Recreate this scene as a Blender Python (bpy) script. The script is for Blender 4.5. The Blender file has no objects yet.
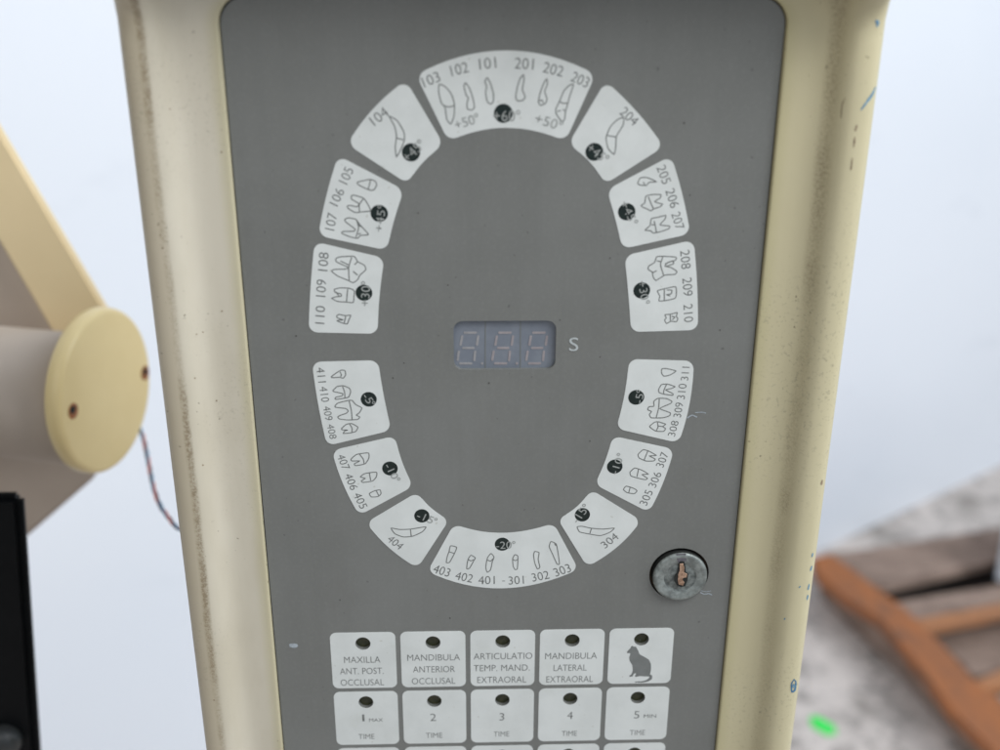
import bpy, bmesh, math, random
from mathutils import Vector, Matrix
random.seed(7)
S = bpy.context.scene
COL = S.collection
S.render.engine = 'CYCLES'
S.cycles.use_denoising = True
S.cycles.max_bounces = 8
S.view_settings.view_transform = 'Standard'
S.view_settings.look = 'None'
S.view_settings.exposure = 0.0
S.view_settings.gamma = 1.0

# ------------------------------------------------------------ camera model
F = 1100.0
dh = Vector((36667., -293., 1100.)).normalized()
dv = Vector((-6.3, 2689., 1100.)); dv = (dv.normalized() - dh*dv.normalized().dot(dh)).normalized()
ax_x, ax_z = dh, -dv
ax_y = ax_x.cross(dv)
RC = Matrix((ax_x, ax_y, ax_z))                 # photo-camera axes (x right, y down, z forward) -> world
CAM = Vector((-0.0119216, -0.3677985, 0.15051074))
FLOOR = CAM.z - 1.30

def ray(px, py): return RC @ Vector(((px-500)/F, (py-375)/F, 1.0))
def pp(px, py, y=0.0):                           # a point on the vertical plane at depth y
    d = ray(px, py); return CAM + d*((y-CAM.y)/d.y)
def uv(px, py, y=0.0):
    p = pp(px, py, y); return (p.x, p.z)
def fl(px, py, h=0.0):                           # a point at height h over the floor
    d = ray(px, py); return CAM + d*((FLOOR+h-CAM.z)/d.z)
def at(px, py, dist): return CAM + ray(px, py)*dist

# ------------------------------------------------------------ materials
def lin(c):
    return tuple((v/255/12.92 if v/255 <= .04045 else ((v/255+.055)/1.055)**2.4) for v in c) + (1,)

class NT:
    def __init__(s, name):
        s.m = bpy.data.materials.new(name); s.m.use_nodes = True
        s.t = s.m.node_tree; s.n = s.t.nodes; s.l = s.t.links
        s.b = s.n['Principled BSDF']
        s.tc = s.n.new('ShaderNodeTexCoord')
    def noise(s, scale, detail=3, rough=.5, vec=None, stretch=None):
        n = s.n.new('ShaderNodeTexNoise'); n.inputs['Scale'].default_value = scale
        n.inputs['Detail'].default_value = detail; n.inputs['Roughness'].default_value = rough
        src = vec or s.tc.outputs['Object']
        if stretch:
            mp = s.n.new('ShaderNodeMapping'); mp.inputs['Scale'].default_value = stretch
            s.l.new(src, mp.inputs['Vector']); src = mp.outputs['Vector']
        s.l.new(src, n.inputs['Vector']); return n.outputs['Fac']
    def ramp(s, fac, stops):
        r = s.n.new('ShaderNodeValToRGB'); e = r.color_ramp.elements
        while len(e) < len(stops): e.new(.5)
        for el, (p, c) in zip(e, stops):
            el.position = p; el.color = c if len(c) == 4 else (*c, 1)
        s.l.new(fac, r.inputs['Fac']); return r.outputs['Color']
    def step(s, fac, a, b):
        m = s.n.new('ShaderNodeMapRange'); m.inputs['From Min'].default_value = a; m.inputs['From Max'].default_value = b
        m.interpolation_type = 'SMOOTHSTEP'
        s.l.new(fac, m.inputs['Value']); return m.outputs['Result']
    def math(s, op, a, b=None):
        m = s.n.new('ShaderNodeMath'); m.operation = op
        for i, v in enumerate((a, b)):
            if v is None: continue
            if isinstance(v, (int, float)): m.inputs[i].default_value = v
            else: s.l.new(v, m.inputs[i])
        return m.outputs[0]
    def mix(s, fac, a, b):
        m = s.n.new('ShaderNodeMix'); m.data_type = 'RGBA'
        for i, v in ((0, fac), (6, a), (7, b)):
            if isinstance(v, (int, float)): m.inputs[i].default_value = v
            elif isinstance(v, tuple): m.inputs[i].default_value = v
            else: s.l.new(v, m.inputs[i])
        return m.outputs[2]
    def attr(s, name):
        a = s.n.new('ShaderNodeAttribute'); a.attribute_name = name; return a.outputs['Fac']
    def bump(s, h, strength, dist):
        b = s.n.new('ShaderNodeBump'); b.inputs['Strength'].default_value = strength; b.inputs['Distance'].default_value = dist
        s.l.new(h, b.inputs['Height']); s.l.new(b.outputs['Normal'], s.b.inputs['Normal'])
    def color(s, c):
        if isinstance(c, tuple): s.b.inputs['Base Color'].default_value = c
        else: s.l.new(c, s.b.inputs['Base Color'])
    def rough(s, r):
        if isinstance(r, (int, float)): s.b.inputs['Roughness'].default_value = r
        else: s.l.new(r, s.b.inputs['Roughness'])

def mottled(name, c1, c2, scale, rough=.5, bump=0, bscale=None, bdist=.0005, metal=0, spec=.5):
    n = NT(name); f = n.noise(scale, 4, .6)
    n.color(n.mix(n.step(f, .3, .7), c1, c2)); n.rough(rough)
    n.b.inputs['Metallic'].default_value = metal
    n.b.inputs['Specular IOR Level'].default_value = spec
    if bump: n.bump(n.noise(bscale or scale*4, 3), bump, bdist)
    return n.m

M = {}
# aged cream plastic of the housing
n = NT('aged_cream_plastic')
f = n.noise(28, 4, .6, stretch=(1, 1, .35))
base = n.mix(n.step(f, .3, .7), (.48, .43, .33, 1), (.56, .51, .41, 1))
side = n.attr('side')                     # 0 left .. 1 right: the right side has yellowed more
base = n.mix(n.math('MULTIPLY', side, .75), base, (.515, .455, .265, 1))
t = n.attr('inset')
ed = n.step(t, 25.5, 31.0)                # yellowed strip beside the panel
base = n.mix(n.math('MULTIPLY', ed, .55), base, (.42, .375, .20, 1))
def band(tt, c, w):                       # 1 at c, falling to 0 at c +- w
    d = n.math('ABSOLUTE', n.math('SUBTRACT', tt, c)); return n.math('SUBTRACT', 1.0, n.step(d, w*.15, w))
wob = n.math('MULTIPLY', n.math('SUBTRACT', n.noise(14, 3), .5), 2.4)
tw = n.math('ADD', t, wob)
lft = n.math('SUBTRACT', 1.0, side)
grime_shade = n.math('MULTIPLY', band(tw, 8.4, 2.0), lft)
grime_shade = n.math('ADD', grime_shade, n.math('MULTIPLY', band(tw, 15.2, 3.2), n.math('MULTIPLY', side, .55)))  # right band: speckled dirt plus painted shade of the lip's inner face
patch = n.step(n.noise(17, 3, .6, stretch=(.3, .3, 1)), .42, .62)
fine = n.step(n.noise(1100, 6, .8), .42, .62)
grime_shade = n.math('MULTIPLY', grime_shade, n.math('MULTIPLY', n.math('ADD', n.math('MULTIPLY', patch, .75), .35), n.math('ADD', n.math('MULTIPLY', fine, .65), .25)))
base = n.mix(n.math('MINIMUM', n.math('MULTIPLY', grime_shade, 1.15), .85), base, (.17, .125, .07, 1))
lip_shade = n.math('MULTIPLY', n.math('SUBTRACT', 1.0, n.step(t, 6.5, 10.5)), n.math('MULTIPLY', lft, .26))  # dim tan painted on the left lip's outer face, turned from the light
base = n.mix(lip_shade, base, (.42, .31, .16, 1))
sp = n.step(n.noise(620, 1, .3), .735, .79)    # fly specks
sp2 = n.math('MULTIPLY', sp, n.step(n.noise(22, 2), .45, .62))
base = n.mix(n.math('MULTIPLY', sp2, .65), base, (.10, .075, .045, 1))
haze_ = n.math('MULTIPLY', n.step(n.noise(760, 4, .7), .54, .70), n.step(n.noise(13, 2), .42, .65))
base = n.mix(n.math('MULTIPLY', haze_, .55), base, (.24, .21, .15, 1))
n.color(base); n.rough(n.mix(n.noise(60), (.33,)*3+(1,), (.5,)*3+(1,)))
n.bump(n.noise(260, 3), .06, .0006)
M['cream'] = n.m
# grey membrane panel
n = NT('grey_membrane_film')
f = n.noise(16, 5, .65)
base = n.mix(n.step(f, .3, .7), (.150, .151, .139, 1), (.170, .171, .159, 1))
base = n.mix(n.math('MULTIPLY', n.step(n.noise(700, 2, .5), .45, .75), .20), base, (.215, .22, .205, 1))
base = n.mix(n.math('MULTIPLY', n.step(n.noise(260, 3, .6, stretch=(1, 1, .03)),   .42, .66), .07), base, (.10, .105, .10, 1))
base = n.mix(n.math('MULTIPLY', n.step(n.noise(9, 4, .6), .5, .7), .16), base, (.20, .205, .195, 1))
base = n.mix(n.math('MULTIPLY', n.step(n.noise(480, 1, .3), .75, .80), .5), base, (.06, .057, .052, 1))
smear = n.math('MULTIPLY', n.step(n.noise(30, 6, .75, stretch=(1, 1, .5)), .52, .75), .16)
base = n.mix(smear, base, (.10, .09, .075, 1))
n.color(base)
n.rough(n.ramp(n.noise(40, 4, .7), [(.3, (.36,)*3), (.7, (.50,)*3)]))
n.b.inputs['Specular IOR Level'].default_value = .55
n.bump(n.noise(1500, 2), .05, .0003)
M['grey'] = n.m
# white keys
n = NT('white_key_print')
f = n.noise(60, 5, .6)
base = n.mix(n.step(f, .3, .7), (.59, .605, .58, 1), (.65, .665, .64, 1))
base = n.mix(n.math('MULTIPLY', n.step(n.noise(520, 1, .3), .74, .79), .35), base, (.35, .33, .26, 1))
base = n.mix(n.math('MULTIPLY', n.step(n.noise(35, 5, .7), .55, .78), .22), base, (.45, .45, .38, 1))
n.color(base); n.rough(.42)
n.bump(n.noise(1500, 2), .05, .0003)
M['white'] = n.m
M['print'] = mottled('grey_print', (.125, .13, .122, 1), (.17, .175, .167, 1), 300, .5)
M['line'] = mottled('grey_outline_print', (.14, .145, .135, 1), (.185, .19, .18, 1), 300, .5)
M['mark'] = mottled('angle_print', (.27, .28, .265, 1), (.33, .34, .32, 1), 300, .5)
M['cat'] = mottled('cat_print', (.150, .158, .150, 1), (.175, .182, .175, 1), 200, .45)
M['pale'] = mottled('pale_print', (.40, .425, .42, 1), (.46, .49, .485, 1), 200, .5)
M['black'] = mottled('black_indicator', (.004, .010, .009, 1), (.007, .016, .013, 1), 500, .3)
M['hole'] = mottled('indicator_lens', (.020, .026, .010, 1), (.045, .042, .016, 1), 700, .3)
M['gapdark'] = mottled('gap_shade_black', (.006, .007, .006, 1), (.012, .013, .010, 1), 200, .8)  # near-black that paints shade into the lock gap and openings
M['speck'] = mottled('dark_speck', (.045, .040, .034, 1), (.085, .08, .07, 1), 900, .6)
M['gapbrown'] = mottled('brown_gap_base', (.045, .030, .018, 1), (.11, .075, .045, 1), 160, .8)
M['display'] = mottled('display_face', (.155, .172, .202, 1), (.185, .203, .232, 1), 120, .30)
M['segment'] = mottled('display_segment', (.245, .24, .245, 1), (.30, .29, .29, 1), 500, .4)
M['segpink'] = mottled('display_segment_warm', (.26, .23, .235, 1), (.31, .28, .28, 1), 500, .4)
M['zinc'] = mottled('worn_zinc', (.17, .185, .175, 1), (.32, .345, .325, 1), 300, .5, .5, 420, .0006, metal=.55)
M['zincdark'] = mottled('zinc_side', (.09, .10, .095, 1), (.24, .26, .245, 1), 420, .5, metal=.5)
M['brass'] = mottled('copper_wafer', (.20, .11, .07, 1), (.60, .40, .28, 1), 520, .35, metal=.6)
M['pen'] = mottled('blue_pen_ink', (.015, .09, .20, 1), (.06, .19, .30, 1), 900, .5)
M['penpale'] = mottled('faded_blue_ink', (.05, .17, .28, 1), (.20, .32, .38, 1), 900, .5)
M['rust'] = mottled('brown_stain', (.16, .10, .06, 1), (.34, .27, .18, 1), 900, .6)
M['scratch'] = mottled('pale_scratch', (.28, .31, .33, 1), (.38, .42, .45, 1), 900, .5)
M['armcream'] = mottled('arm_yellow_cream', (.70, .55, .32, 1), (.75, .60, .36, 1), 9, .45, .05, 200)
M['capcream'] = mottled('cap_cream', (.72, .56, .27, 1), (.78, .62, .32, 1), 12, .4, .05, 200)
M['taupe'] = mottled('taupe_plastic', (.43, .355, .295, 1), (.50, .42, .35, 1), 10, .45, .05, 200)
M['screw'] = mottled('rusty_screw', (.22, .07, .02, 1), (.42, .17, .06, 1), 300, .5, metal=.3)
M['blackmetal'] = mottled('black_paint', (.002, .0025, .003, 1), (.004, .0045, .005, 1), 30, .45, spec=.12)
M['redwire'] = mottled('red_wire', (.55, .10, .06, 1), (.65, .16, .10, 1), 90, .4)
M['bluewire'] = mottled('blue_wire', (.03, .16, .30, 1), (.05, .22, .36, 1), 90, .4)
M['darkwire'] = mottled('dark_wire', (.06, .03, .06, 1), (.10, .05, .09, 1), 90, .4)
M['green'] = mottled('green_tape', (.02, .78, .08, 1), (.04, .86, .12, 1), 50, .5)
M['whitebox'] = mottled('white_box', (.66, .70, .76, 1), (.74, .78, .83, 1), 20, .5)
# glossy white wall
n = NT('white_wall_paint')
base = n.mix(n.step(n.noise(1.3, 3), .3, .7), (.80, .83, .88, 1), (.85, .87, .91, 1))
sm = n.math('MULTIPLY', n.step(n.noise(5, 4, .6, stretch=(1, 1, 2.2)), .60, .78), .16)
base = n.mix(sm, base, (.50, .53, .60, 1))
n.color(base); n.rough(.24); n.b.inputs['Specular IOR Level'].default_value = .5
n.bump(n.noise(3.5, 2), .03, .01)
M['wall'] = n.m
# concrete
n = NT('stained_concrete')
f1 = n.noise(7, 6, .65); f2 = n.noise(24, 5, .7)
base = n.ramp(f1, [(.32, (.26, .225, .195)), (.45, (.56, .495, .45)), (.60, (.70, .62, .565)), (.80, (.46, .40, .355))])
base = n.mix(n.math('MULTIPLY', n.step(f2, .50, .64), .65), base, (.22, .195, .175, 1))
n.color(base); n.rough(.7); n.bump(f2, .4, .01)
M['concrete'] = n.m
# pallet timbers
def wood(name, a, b, c, st):
    n = NT(name)
    f = n.noise(9, 5, .6, stretch=st)
    g = n.noise(60, 4, .6, stretch=st)
    base = n.mix(n.step(f, .35, .65), a, b)
    base = n.mix(n.math('MULTIPLY', n.step(g, .5, .7), .6), base, c)
    base = n.mix(n.math('MULTIPLY', n.step(n.noise(16, 4, .7), .5, .68), .55), base, c)
    n.color(base); n.rough(.9); n.b.inputs['Specular IOR Level'].default_value = .15; n.bump(g, .5, .004); return n.m
M['orangewood'] = wood('orange_painted_wood', (.40, .15, .06, 1), (.31, .13, .065, 1), (.17, .10, .07, 1), (2, .6, 2))
M['greywood'] = wood('weathered_grey_brown_wood', (.38, .275, .22, 1), (.27, .195, .155, 1), (.15, .105, .085, 1), (.5, 2.5, 2.5))
M['orangeedge'] = wood('faded_orange_wood', (.46, .20, .09, 1), (.36, .19, .11, 1), (.24, .14, .09, 1), (.5, 2.5, 2.5))

# ------------------------------------------------------------ object helpers
def link(o, parent=None, label=None):
    COL.objects.link(o)
    if parent is not None:
        o.parent = parent
        if parent.type == 'EMPTY': o.matrix_parent_inverse = Matrix.Translation(-parent.location)
    if label: o['label'] = label
    return o
def thing(name, label, cat, loc, group=None):
    o = bpy.data.objects.new(name, None); o.location = loc; o.empty_display_size = .05
    COL.objects.link(o); o['label'] = label; o['category'] = cat
    if group: o['group'] = group
    return o
def tag(o, label, cat, group=None, kind=None):
    o['label'] = label
    if cat: o['category'] = cat
    if group: o['group'] = group
    if kind: o['kind'] = kind
    return o
def from_bm(name, bm, mat, parent=None, smooth=False, label=None):
    me = bpy.data.meshes.new(name); bmesh.ops.recalc_face_normals(bm, faces=bm.faces)
    bm.to_mesh(me); bm.free()
    mats = mat if isinstance(mat, (list, tuple)) else [mat]
    for m in mats: me.materials.append(m)
    if smooth:
        for p in me.polygons: p.use_smooth = True
    return link(bpy.data.objects.new(name, me), parent, label)

def place(x, z, h): return Vector((x, -h, z))     # plane coordinates and height towards the viewer
def prism(bm, pts, h0, h1, mi=0):                 # flat shape of the panel plane, h0..h1 towards the viewer
    a = [bm.verts.new(place(x, z, h0)) for x, z in pts]
    b = [bm.verts.new(place(x, z, h1)) for x, z in pts]
    fs = [bm.faces.new(b), bm.faces.new(a[::-1])]
    k = len(pts)
    for i in range(k): fs.append(bm.faces.new((a[i], a[(i+1) % k], b[(i+1) % k], b[i])))
    for f_ in fs: f_.material_index = mi
def ribbon(bm, pts, w, h, closed):
    k = len(pts)
    P = [Vector(p) for p in pts]; q = []
    for i in range(k):
        a = P[(i-1) % k] if (closed or i > 0) else P[i]
        c = P[(i+1) % k] if (closed or i < k-1) else P[i]
        d1 = (P[i]-a); d2 = (c-P[i])
        d1 = d1.normalized() if d1.length > 1e-9 else d2.normalized()
        d2 = d2.normalized() if d2.length > 1e-9 else d1
        tn = (d1+d2); tn = tn.normalized() if tn.length > 1e-6 else d2
        nn = Vector((-tn.y, tn.x)); cs = max(.5, nn.dot(Vector((-d2.y, d2.x))))
        o = nn*(w/2/cs)
        q.append((bm.verts.new(place(*(P[i]+o), h)), bm.verts.new(place(*(P[i]-o), h))))
    for i in range(k if closed else k-1):
        j = (i+1) % k
        bm.faces.new((q[i][0], q[j][0], q[j][1], q[i][1]))
def catmull(pts, closed, sub=4, tens=.36):
    k = len(pts); out = []; P = [Vector(p) for p in pts]
    for i in range(k if closed else k-1):
        p1, p2 = P[i], P[(i+1) % k]
        p0 = P[(i-1) % k] if (closed or i > 0) else p1
        p3 = P[(i+2) % k] if (closed or i+2 < k) else p2
        m1 = (p2-p0)*tens*.8; m2 = (p3-p1)*tens*.8
        for s in range(sub):
            u = s/sub
            out.append(p1*(2*u**3-3*u**2+1)+m1*(u**3-2*u**2+u)+p2*(-2*u**3+3*u**2)+m2*(u**3-u**2))
    if not closed: out.append(P[-1])
    return [tuple(p) for p in out]
def circle(cx, cz, r, k=40): return [(cx+r*math.cos(2*math.pi*i/k), cz+r*math.sin(2*math.pi*i/k)) for i in range(k)]
def rrect(x0, z0, x1, z1, r, k=8):
    out = []
    for cx, cz, a0 in ((x1-r, z1-r, 0), (x0+r, z1-r, 90), (x0+r, z0+r, 180), (x1-r, z0+r, 270)):
        for i in range(k+1):
            a = math.radians(a0+90*i/k); out.append((cx+r*math.cos(a), cz+r*math.sin(a)))
    return out
def holed(name, outer, holes, h0, h1, mat, parent, label=None):   # a sheet with real holes through it
    cu = bpy.data.curves.new(name, 'CURVE'); cu.dimensions = '2D'; cu.fill_mode = 'BOTH'
    cu.extrude = abs(h1-h0)/2*1000
    for loop in [outer]+holes:
        sp = cu.splines.new('POLY'); sp.points.add(len(loop)-1); sp.use_cyclic_u = True
        for p, (x, z) in zip(sp.points, loop): p.co = (x*1000, z*1000, 0, 1)     # millimetres while filling
    tmp = bpy.data.objects.new('tmp', cu); COL.objects.link(tmp)
    bpy.context.view_layer.update()
    me = bpy.data.meshes.new_from_object(tmp.evaluated_get(bpy.context.evaluated_depsgraph_get()))
    bpy.data.objects.remove(tmp)
    mid = (h0+h1)/2
    for v in me.vertices: v.co = place(v.co.x/1000, v.co.y/1000, mid+v.co.z/1000)
    me.name = name; me.materials.clear(); me.materials.append(mat)
    return link(bpy.data.objects.new(name, me), parent, label)

def angle(s, x0, y0, x1, y1, hpx, parent):
    # digits take most of the line, the degree sign is a small drawn ring at the end
    n_ = len(s)-1; f_ = (n_-.1)/(n_+.55)
    xm, ym = x0+(x1-x0)*f_, y0+(y1-y0)*f_
    text('angle_mark', s[:-1], x0, y0, xm, ym, hpx, M['mark'], parent, h=.00022, offset=-.002)
    L = math.hypot(x1-x0, y1-y0); ux, uy = (x1-x0)/L, (y1-y0)/L
    rp = hpx*.17
    c = uv(x1-ux*rp+uy*(hpx-rp), y1-uy*rp-ux*(hpx-rp)); c2 = uv(x1+uy*(hpx-rp), y1-ux*(hpx-rp))
    bm = bmesh.new(); ribbon(bm, circle(*c, math.hypot(c2[0]-c[0], c2[1]-c[1]), 14), .00030, .00022, True)
    from_bm('degree_sign', bm, M['mark'], parent)
_capcache = {}
def text_mesh(s, offset):
    cu = bpy.data.curves.new('t', 'FONT'); cu.body = s; cu.size = 1.0; cu.offset = offset; cu.resolution_u = 4
    tmp = bpy.data.objects.new('tmp', cu); COL.objects.link(tmp)
    bpy.context.view_layer.update()
    me = bpy.data.meshes.new_from_object(tmp.evaluated_get(bpy.context.evaluated_depsgraph_get()))
    bpy.data.objects.remove(tmp); return me
def text(name, s, x0, y0, x1, y1, hpx, mat, parent, h=.00015, offset=-.010, label=None):
    me = text_mesh(s, offset)
    if offset not in _capcache:
        r = text_mesh('H', offset); _capcache[offset] = max(v.co.y for v in r.vertices)
    cap = _capcache[offset]
    a = Vector(uv(x0, y0)); b = Vector(uv(x1, y1)); e = (b-a); L = e.length; e.normalize()
    nn = Vector((-e.y, e.x))
    dl = math.hypot(x1-x0, y1-y0); ux, uy = (y1-y0)/dl, -(x1-x0)/dl
    mx, my = (x0+x1)/2, (y0+y1)/2
    H = abs((Vector(uv(mx+ux*hpx, my+uy*hpx))-Vector(uv(mx, my))).dot(nn))
    xs = [v.co.x for v in me.vertices]; mn, mxx = min(xs), max(xs)
    for v in me.vertices:
        p = a + e*((v.co.x-mn)/(mxx-mn)*L) + nn*(v.co.y/cap*H)
        v.co = place(p.x, p.y, h)
    me.name = name; me.materials.clear(); me.materials.append(mat)
    return link(bpy.data.objects.new(name, me), parent, label)

# ============================================================ THE CONTROL UNIT
base_loc = (0.0, .05, FLOOR)
unit = thing('xray_control_unit', 'dirty cream control unit with grey panel, oval of white numbered tooth keys and round keylock', 'control unit', base_loc)
PX0, PX1 = -.0892, .0914
PTOP = uv(500, -3)[1]; PBOT = -.235
CX = (PX0+PX1)/2; PHW = (PX1-PX0)/2

PROF = [(0, -85), (0, -12), (0, -1), (.25, 1.6), (.9, 3.7), (2.0, 5.4), (3.4, 6.3), (5, 6.8), (7, 7.05), (9, 7.0), (10.4, 6.65), (11.8, 5.85), (13, 4.75), (14.2, 3.4), (15.4, 2.2),
        (16.8, 1.2), (18.4, .55), (20.4, .18), (23, .04), (26.5, 0), (29.5, 0), (30.4, 0), (30.8, -.12), (31.1, -.5), (31.15, -1.5), (31.15, -4.0)]
TRAY = 1.6    # the tray stands this far (mm) in front of the grey panel
def prof_h(t):
    pr = PROF[1:]
    for (a, ha), (b, hb) in zip(pr, pr[1:]):
        if a <= t <= b and b > a: return ha+(hb-ha)*(t-a)/(b-a)
    return 0
def shade_hood_at(z):                                  # lip shaped higher across the top to shade the panel's upper edge
    u = max(0.0, min(1.0, (z-PTOP+.006)/.020)); return 2.5*u*u*(3-2*u)
def contour(t):
    tt = t*1.0 if t <= 5 else (5+(t-5)*26.0/14 if t <= 19 else 31+(t-19)*3.0/12.15)
    hx = PHW*1000+31.5-t
    top = PTOP*1000+34.4-tt; bot = PBOT*1000-34.4+tt
    r = 30-t*.9 if t <= 19 else 12.9-(t-19)*.35
    out = []
    for cx, cz, a0 in ((hx-r, top-r, 0), (-hx+r, top-r, 90), (-hx+r, bot+r, 180), (hx-r, bot+r, 270)):
        for i in range(13):
            a = math.radians(a0+90*i/12)
            x, z = cx+r*math.cos(a), cz+r*math.sin(a)
            if abs(math.cos(a)) > .999:
                x = cx+r*math.copysign(1, math.cos(a))
            out.append((CX*1000+x, z))
    # subdivide the long sides
    res = []
    for i, p in enumerate(out):
        q = out[(i+1) % len(out)]; res.append(p)
        d = math.hypot(q[0]-p[0], q[1]-p[1])
        if i % 13 == 12:
            for k in range(1, 72): res.append((p[0]+(q[0]-p[0])*k/72, p[1]+(q[1]-p[1])*k/72))
    return res
bm = bmesh.new(); rings = []; tl = bm.verts.layers.float.new('inset'); sl = bm.verts.layers.float.new('side')
for t, h in PROF:
    rg = []
    for x, z in contour(t):
        shade_hood = shade_hood_at(z/1000)
        v = bm.verts.new(place(x/1000, z/1000, ((h*(1+shade_hood) if h > 0 else h)+TRAY)/1000)); v[tl] = t; v[sl] = 1.0 if x > CX*1000 else 0.0; rg.append(v)
    rings.append(rg)
for a, b in zip(rings, rings[1:]):
    k = len(a)
    for i in range(k): bm.faces.new((a[i], a[(i+1) % k], b[(i+1) % k], b[i]))
bm.faces.new(rings[0])
housing = from_bm('housing', bm, M['cream'], unit, smooth=True)
# stand the housing is carried by, down to the floor behind it
bm = bmesh.new()
def box(bm, x0, x1, y0, y1, z0, z1, mi=0):
    vs = [bm.verts.new((x, y, z)) for x in (x0, x1) for y in (y0, y1) for z in (z0, z1)]
    for idx in ((0, 1, 3, 2), (4, 6, 7, 5), (0, 4, 5, 1), (2, 3, 7, 6), (0, 2, 6, 4), (1, 5, 7, 3)):
        bm.faces.new([vs[i] for i in idx]).material_index = mi
box(bm, -.045, .045, .02, .075, FLOOR+.05, PBOT+.03)
bmesh.ops.bevel(bm, geom=bm.edges[:], offset=.006, segments=3, affect='EDGES')
from_bm('support_column', bm, M['taupe'], unit)
bm = bmesh.new(); box(bm, -.20, .20, -.10, .25, FLOOR, FLOOR+.05)
bmesh.ops.bevel(bm, geom=bm.edges[:], offset=.012, segments=3, affect='EDGES')
from_bm('foot_plate', bm, M['taupe'], unit)
# dark brown gap floor behind the panel
bm = bmesh.new(); prism(bm, rrect(PX0-.0006, PBOT-.0006, PX1+.0006, PTOP+.0006, .0092), -.0042, -.0030)
from_bm('panel_gap_floor', bm, M['gapbrown'], unit)

# ---- front panel with its real openings
KX0, KXP, KZ0, KZP = .00155, .02795, -.11547, .02880
holes = []; keyspec = []
for r in range(4):
    for c in range(5):
        cx = KX0+(c-2)*KXP; cz = KZ0-r*KZP; keyspec.append((r, c, cx, cz)); holes.append(circle(cx, cz, .0030, 32))
d0 = uv(453.4, 321.2); d1 = uv(555.2, 369.2)
win = rrect(d0[0], d1[1], d1[0], d0[1], .0033)
LC = uv(679.0, 574.0); LR = .0119
holes.append(win); holes.append(circle(*LC, LR-.0002, 64))
panel = holed('front_panel', rrect(PX0, PBOT, PX1, PTOP, .0086), holes, -.0026, 0, M['grey'], unit)
text('unit_letter', 'S', 569.0, 350.8, 578.2, 350.7, 13.2, M['pale'], panel, offset=0)
# pale scuffs and marks on the film
def mark(name, pts, w, mat, parent, lab=None, closed=False, h=.00012):
    bm = bmesh.new(); ribbon(bm, catmull([uv(*p) for p in pts], closed), w, h, closed); return from_bm(name, bm, mat, parent, label=lab)
mark('scuff', [(687, 418), (692, 415), (697, 417)], .00045, M['scratch'], panel)
mark('scuff', [(695, 412.5), (702, 412), (706, 413)], .00035, M['scratch'], panel)
mark('scuff', [(700, 592), (704, 594), (709, 593.4), (712, 595)], .0004, M['scratch'], panel)
mark('scuff', [(699, 590), (706, 591.5), (711, 590.6)], .0003, M['scratch'], panel)
def blob(cx, cy, rx, ry, k=14):
    return [uv(cx+rx*math.cos(6.2832*i/k)*random.uniform(.75, 1.1), cy+ry*math.sin(6.2832*i/k)*random.uniform(.7, 1.1)) for i in range(k)]
bm = bmesh.new(); prism(bm, blob(293.5, 645.5, 5.0, 2.6), 0, .00012); from_bm('paint_smudge', bm, M['scratch'], panel)
for cx, cy, r in ((489, 383, 1.0), (418, 213, .9), (684, 123, 1.2), (640, 465, .8), (393, 378, .8), (600, 357, .8), (404, 363, .8), (720, 330, .7),
                  (296, 336, .9), (690, 195, .8), (560, 320, .7), (610, 258, .8), (448, 285, .7), (340, 600, .7), (450, 618, .8), (640, 640, .6), (590, 441, .8)):
    bm = bmesh.new(); prism(bm, blob(cx, cy, r, r, 9), 0, .00010); from_bm('dirt_speck', bm, M['speck'], panel)

# ---- display window
WB = -.0016
disp = None
bm = bmesh.new(); prism(bm, rrect(d0[0]-.002, d1[1]-.002, d1[0]+.002, d0[1]+.002, .004), WB-.002, WB)
disp = from_bm('display_window', bm, M['display'], unit, label='unlit three digit display behind blue grey plastic')
SEG = [[(190, 181), (257, 181)], [(179, 200), (170, 250)], [(268, 200), (261, 250)], [(183, 266), (244, 266)], [(161, 284), (153, 334)], [(251, 284), (246, 336)], [(166, 352), (232, 352)]]
for k, off in enumerate((0, 193, 382)):
    bm = bmesh.new()
    for sgm in SEG:
        pts = [uv(430+(x+off)/5.556, 300+y/5.556, .0016) for x, y in sgm]
        a, b = Vector(pts[0]), Vector(pts[1]); e = (b-a).normalized(); nn = Vector((-e.y, e.x)); w = .00042
        hexa = [a-e*w*.7, a+nn*w, b+nn*w, b+e*w*.7, b-nn*w, a-nn*w]
        prism(bm, [tuple(p) for p in hexa], WB, WB+.00012)
    if k < 2:
        c = uv(430+(290+off)/5.556, 300+352/5.556, .0016); prism(bm, circle(*c, .0005, 12), WB, WB+.00012)
    from_bm('display_digit', bm, M['segment'] if k == 0 else M['segpink'], disp)
for xx in (308, 503):
    bm = bmesh.new(); a = uv(430+xx/5.556, 318, .0016); b = uv(430+(xx-1)/5.556, 373, .0016)
    ribbon(bm, [a, b], .00035, WB+.0001, False); from_bm('module_seam', bm, M['gapbrown'] if False else M['cat'], disp)

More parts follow.
